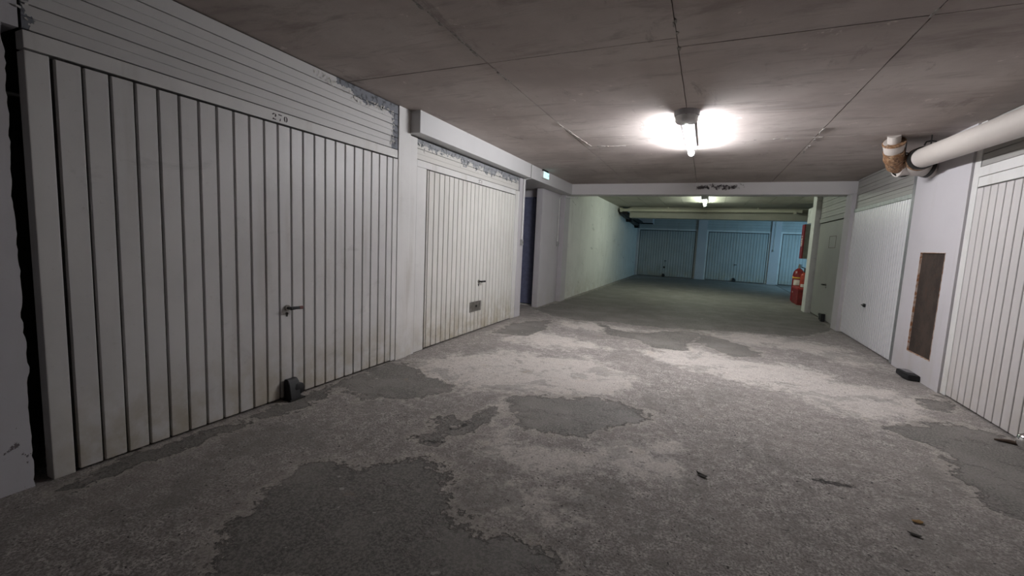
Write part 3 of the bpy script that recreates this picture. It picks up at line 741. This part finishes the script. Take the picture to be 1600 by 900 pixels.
# ------------------------------------------------------------- light switches with their cables
def switch(P, a, z, ztop, label, arm=None):
    r = tag(empty('light_switch', P.pt(a, z, .01)), label, 'switch')
    m = MB(); P.box(m, a-.022, a+.022, z-.038, z+.038, .001, .030, .005); b = m.build('box', simple('box_grey', (.40,.40,.39), .5), r)
    m = MB(); P.box(m, a-.010, a+.010, z-.016, z+.012, .030, .036, .002); m.build('rocker', M['steel'], b)
    m = MB(); m.tube([P.pt(a-.006, z+.03, .012), P.pt(a-.006, ztop, .012)], .0065, 10); m.build('conduit', M['white'], r, True)
    m = MB(); m.tube([P.pt(a+.016, z+.03, .010), P.pt(a+.016, ztop, .010)], .0045, 10); m.build('cable', M['white'], r, True)
    if arm: m = MB(); m.tube([P.pt(*q) for q in arm], .0055, 8); m.build('cable', M['white'], r, True)
    return r
switch(Plane('L', XL+.004), 5.32, .985, 1.80, 'light switch box with two white conduits beside the blue door', arm=[(5.34,1.78,.012),(5.34,1.800,.03),(5.322,1.805,.100),(5.322,1.812,.109),(5.322,1.975,.109)])
switch(Plane('L', -2.315), 7.09, .985, 1.74, 'light switch box on the wall before the cross beam on the left', arm=[(7.09,1.74,.010),(7.12,1.762,.012),(7.185,1.765,.012)])
r = tag(empty('conduit_bar', (-2.2, 7.6, 1.77)), 'short white conduit bar under the left end of the cross beam', 'conduit')
m = MB(); m.tube([(-2.225,7.19,1.775), (-2.10,7.30,1.775), (-2.06,7.33,1.775)], .010, 10); m.tube([(-2.225,7.19,1.80), (-2.225,7.19,1.775)], .008, 8); m.build('tube', M['white'], r, True)
switch(Plane('B', YF-.06), 1.925, 1.06, 1.98, 'switch box with conduit on the pillar right of the middle far door')

# ------------------------------------------------------------- near drain pipe, right
r = tag(empty('drain_pipe', (1.55, 3.2, 1.81)), 'thick off white drain pipe under the ceiling at the right with a rusty elbow', 'pipe')
m = MB(); m.tube([(1.57, YB+.02, 1.74), (1.565, 1.0, 1.765), (1.555, 3.4, 1.785), (1.533, 4.65, 1.815)], .078, 32); m.build('pipe_run', M['pipe'], r, True)
m = MB(); m.tube([(1.534,4.625,1.815), (1.534,4.63,1.815), (1.532,4.675,1.815), (1.532,4.68,1.815)], [.083,.090,.090,.083], 32); m.build('collar', M['dark_metal'], r, True)
m = MB(); m.tube([(1.532,4.68,1.815),(1.533,4.715,1.812)], [.093,.090], 32); m.build('collar', M['rust_joint'], r, True)['label'] = 'rusty ring of the tee'
m = MB(); m.tube([(1.435,4.825,1.775), (1.50,4.84,1.782), (1.60,4.865,1.782), (1.697,4.89,1.765)], [.072,.078,.078,.074], 28); m.tube([(1.533,4.70,1.812),(1.55,4.84,1.785)], .080, 24); m.build('tee', M['pipe'], r, True)
m = MB(); m.tube([(1.640,4.876,1.776),(1.668,4.883,1.771)], .081, 28); m.build('collar', M['dark_metal'], r, True)
m = MB(); m.tube([(1.428,4.822,1.774), (1.452,4.828,1.777)], .081, 28); m.build('collar', M['pipe'], r, True)
m = MB(); pts = [(1.440,4.825,1.786), (1.418,4.795,1.795), (1.394,4.755,1.815), (1.374,4.718,1.840), (1.358,4.685,1.866), (1.350,4.668,1.884)]
m.tube(pts, [.066,.075,.068,.076,.069,.073], 28); e = m.build('elbow', M['rust_joint'], r, True); e['label'] = 'rust stained brown elbow'
m = MB(); m.tube([(1.353,4.675,1.876), (1.342,4.65,1.90), (1.330,4.615,1.935), (1.328,4.608,1.942)], [.064,.067,.073,.068], 28); m.build('socket', M['pipe'], r, True)['label'] = 'pale cracked socket above the elbow'
m = MB(); m.tube([(1.331,4.617,1.932), (1.327,4.608,1.943)], .077, 28); m.build('collar', M['rust_joint'], r, True)
m = MB(); m.tube([(1.327,4.607,1.94), (1.312,4.57,ZC+.004)], .044, 24); m.build('riser', M['pipe'], r, True)
def hanger(x, y, z, R_, parent, ring=True):
    h = MB(); h.tube([(x,y,z+R_+.012), (x,y,ZC)], .005, 8); h = h.build('hanger_rod', M['dark_metal'], parent)
    if ring: m = MB(); P_ = [(x+math.cos(t)*(R_+.006), y, z+math.sin(t)*(R_+.006)+.0) for t in [math.radians(a) for a in range(0, 361, 15)]]; m.tube(P_, .006, 6, caps=False); m.build('clamp_ring', M['dark_metal'], h, True)
    m = MB(); m.tube([(x-.04,y,z+R_+.002), (x-.03,y,z+R_+.030), (x,y,z+R_+.036), (x+.03,y,z+R_+.030), (x+.04,y,z+R_+.002)], .006, 8); m.build('clamp_bow', M['dark_metal'], h, True)
hanger(1.56, 4.60, 1.815, .088, r, False); hanger(1.475, 4.83, 1.780, .078, r); hanger(1.56, 2.4, 1.775, .078, r)

# dark fitting on the transom of the right-edge door
r = tag(empty('ceiling_bracket', (1.69, 3.95, 1.80)), 'small dark bracket above the door at the right edge, under the pipe', 'bracket')
part('body', M['dark'], r, (1.655, 1.717, 3.925, 3.975, 1.795, 1.845), (1.625, 1.665, 3.94, 3.96, 1.77, 1.81), bev=.004)

# ------------------------------------------------------------- far pipes
r = tag(empty('long_pipe', (0, 12.05, 1.96)), 'long pale pipe running across the rear bay under its ceiling', 'pipe')
m = MB(); m.tube([(-2.18,12.05,1.958), (0,12.05,1.965), (1.95,12.05,1.978)], .041, 20); m.build('pipe_run', M['pipe_far'], r, True)
for x, R_ in ((-2.2,.060), (-1.98,.05), (-.80,.047), (1.78,.062)):
    m = MB(); m.tube([(x,12.05,1.962),(x+.06,12.05,1.962)], R_, 20); m.build('collar', M['pipe_far'], r, True)
for x in (-.98, 1.05): m = MB(); m.tube([(x,12.05,2.0),(x,12.05,ZC2)], .010, 8); m.build('hanger_rod', M['pipe_far'], r)
r = tag(empty('dark_duct', (-2.14, 14, 1.85)), 'black sloping pipes along the top of the left wall at the rear', 'pipe')
m = MB(); m.tube([(-2.19,12.16,1.93), (-2.18,12.3,1.915), (-2.18,14.0,1.80), (-2.18,15.3,1.73)], .065, 16); m.build('pipe_run', M['dark_metal'], r, True)
m = MB(); m.tube([(-2.08,12.2,1.90), (-2.07,13.5,1.86), (-2.06,15.3,1.80)], .05, 16); m.build('pipe_run', M['dark'], r, True)
m = MB(); m.box(-2.25,-2.10,13.4,13.6,1.72,1.92,.01); m.build('joint_box', M['dark'], r)
m = MB(); m.box(-2.25,-2.12,15.1,15.35,1.62,1.82,.01); m.build('joint_box', M['dark'], r)
m = MB(); m.tube([(-2.06,15.28,1.775), (-1.68,15.28,1.775)], .02, 10); m.build('branch', M['dark'], r, True)

# ------------------------------------------------------------- fire gear
r = tag(empty('hose_cabinet', (1.78, 9.69, 1.23)), 'grey sided fire hose cabinet with red front on the right wall', 'cabinet')
part('body', M['cab_grey'], r, (1.625, 1.955, 9.50, 9.70, .915, 1.54), bev=.004)
dr = part('door', M['red'], r, (1.603, 1.625, 9.50, 9.70, .915, 1.54), bev=.003); dr['label'] = 'red front door'
PC = Plane('R', 1.603)
def letters(P, parent, text, size, loc, up=True):
    cu = bpy.data.curves.new('t', 'FONT'); cu.body = text; cu.size = size; cu.align_x = 'CENTER'; cu.align_y = 'CENTER'; cu.extrude = .0008
    o = bpy.data.objects.new('t', cu); C.objects.link(o)
    bpy.context.view_layer.update()
    me = bpy.data.meshes.new_from_object(o.evaluated_get(bpy.context.evaluated_depsgraph_get()))
    bpy.data.objects.remove(o); bpy.data.curves.remove(cu)
    return me
# a white worn stripe of marks down the door; too small to read
m = MB()
for k, (z0, z1) in enumerate(((1.25,1.29), (1.21,1.24), (1.315,1.335), (1.17,1.20), (1.14,1.16))): PC.box(m, 9.56, 9.64, z0, z1, -.0005, .002)
m.build('marking', M['label'], dr)
r = tag(empty('sand_bin', (1.82, 10.35, 0)), 'red sand box with a lid on the floor behind the right post', 'box')
part('body', M['red_dark'], r, (1.712, 1.945, 10.06, 10.66, 0, .30), bev=.006)
part('lid', simple('lid_red', (.42,.035,.03), .4), r, (1.700, 1.948, 10.045, 10.675, .302, .335), bev=.008)
part('strap', M['label'], r, (1.708, 1.712, 10.60, 10.64, .20, .225))
def extinguisher(x, y, z, R_, H, body, label, big):
    r = tag(empty('fire_extinguisher', (x,y,z)), label, 'extinguisher')
    m = MB(); prof = [(0,.80), (.015,.98), (.04,1), (H*.80,1), (H*.90,.86), (H*.97,.5), (H,.24)]
    m.tube([(x,y,z+a) for a,_ in prof], [R_*b for _,b in prof], 28); b = m.build('cylinder', body, r, True)
    m = MB(); m.tube([(x,y,z+H-.003), (x,y,z+H+.05)], R_*.22, 12); m.tube([(x-.005,y,z+H+.05), (x+.0,y,z+H+.085)], R_*.15, 10); v = m.build('valve', M['steel'] if big else M['dark'], r, True)
    m = MB(); m.box(x-.012, x+.045, y-.008, y+.008, z+H+.045, z+H+.056, .002); m.box(x-.012, x+.05, y-.007, y+.007, z+H+.068, z+H+.078, .002); m.build('lever', M['dark'], v)
    m = MB(); m.tube([(x,y,z+H*.70),(x,y,z+H*.735)], R_*1.012, 28); 
    if big: m.build('band', M['yellow'], b, True)['label'] = 'yellow band'
    else: m.bm.free()
    m = MB(); n = 8; A = [math.radians(q) for q in np.linspace(215, 290, n)]
    z0, z1 = (z+H*.50, z+H*.66) if big else (z+H*.05, z+H*.25)
    lo = [m.bm.verts.new(Vector((x+math.cos(t)*R_*1.015, y+math.sin(t)*R_*1.015, z0))*S) for t in A]
    hi = [m.bm.verts.new(Vector((x+math.cos(t)*R_*1.015, y+math.sin(t)*R_*1.015, z1))*S) for t in A]
    for k in range(n-1): m.bm.faces.new((lo[k], lo[k+1], hi[k+1], hi[k]))
    m.build('paper_label', M['label'], b, True)
    m = MB(); m.tube([(x+.03,y,z+H+.03), (x+R_*1.1,y-.02,z+H), (x+R_*1.25,y-.03,z+H*.6), (x+R_*1.1,y-.03,z+H*.3)], R_*.10, 10); m.build('hose', M['dark'], r, True)
    return r
extinguisher(1.815, 10.80, 0, .105, .70, M['red'], 'large red extinguisher with yellow band standing behind the sand box', True)
extinguisher(1.81, 10.20, .337, .062, .30, M['orange'], 'small orange red extinguisher with black head on the sand box', False)
r = tag(empty('cable_loop', (1.88, 10.02, .9)), 'pale looped hose hanging below the hose cabinet', 'hose')
m = MB(); m.tube([(1.80,9.63,.90), (1.79,9.64,.80), (1.76,9.68,.72), (1.80,9.70,.62), (1.85,9.72,.66), (1.88,9.68,.80), (1.88,9.64,.90)], .014, 10); m.build('tube', simple('hose_cream', (.50,.48,.36), .6), r, True)

# ------------------------------------------------------------- small things on the floor
r = tag(empty('door_knob', (1.672, 3.205, .05)), 'chrome ball knob low on the door at the right edge', 'knob')
m = MB(); b = bmesh.new(); bmesh.ops.create_icosphere(b, subdivisions=4, radius=.046*S); m.add(b, Matrix.Translation(Vector((1.672,3.205,.052))*S)); m.build('ball', M['chrome'], r, True)
m = MB(); m.tube([(1.70,3.205,.045), (1.725,3.205,.045)], [.026,.030], 18); m.build('stem', M['dark'], r, True)
o = MB().tube([(1.585,3.30,.006), (1.64,3.29,.010), (1.68,3.275,.008), (1.71,3.268,.010)], [.005,.011,.010,.008], 8).build('stick', M['wood'])
tag(o, 'short brown stick on the floor by the chrome knob', 'stick')
def scrap(x, y, L, W, ang, mat, label, seed, up=.006):
    q = random.Random(seed); m = MB(); n = 9; ring = []
    for k in range(n):
        t = 2*math.pi*k/n; a_, b_ = math.cos(t)*L*q.uniform(.75,1.1), math.sin(t)*W*q.uniform(.6,1.15)
        ca, sa = math.cos(ang), math.sin(ang)
        ring.append((x+a_*ca-b_*sa, y+a_*sa+b_*ca, .001+up*abs(a_/L)*q.uniform(.3,1)))
    c_ = m.bm.verts.new(Vector((x,y,.004))*S); vs = [m.bm.verts.new(Vector(p)*S) for p in ring]; lo = [m.bm.verts.new((Vector(p)-Vector((0,0,.0018)))*S) for p in ring]
    for k in range(n): m.bm.faces.new((c_, vs[k], vs[(k+1)%n])); m.bm.faces.new((vs[k], lo[k], lo[(k+1)%n], vs[(k+1)%n]))
    m.bm.faces.new(lo[::-1])
    return tag(m.build('scrap', mat), label, 'litter')
scrap(.069, 2.05, .030, .012, -.5, M['leaf'], 'black curled scrap on the floor below the bright tube light', 1, .012)
scrap(.828, 2.085, .020, .014, .3, M['leaf_orange'], 'ochre fleck on the floor toward the lower right', 2)
scrap(.785, 1.977, .022, .009, -.2, M['leaf'], 'dark oval scrap just in front of the ochre fleck', 3)
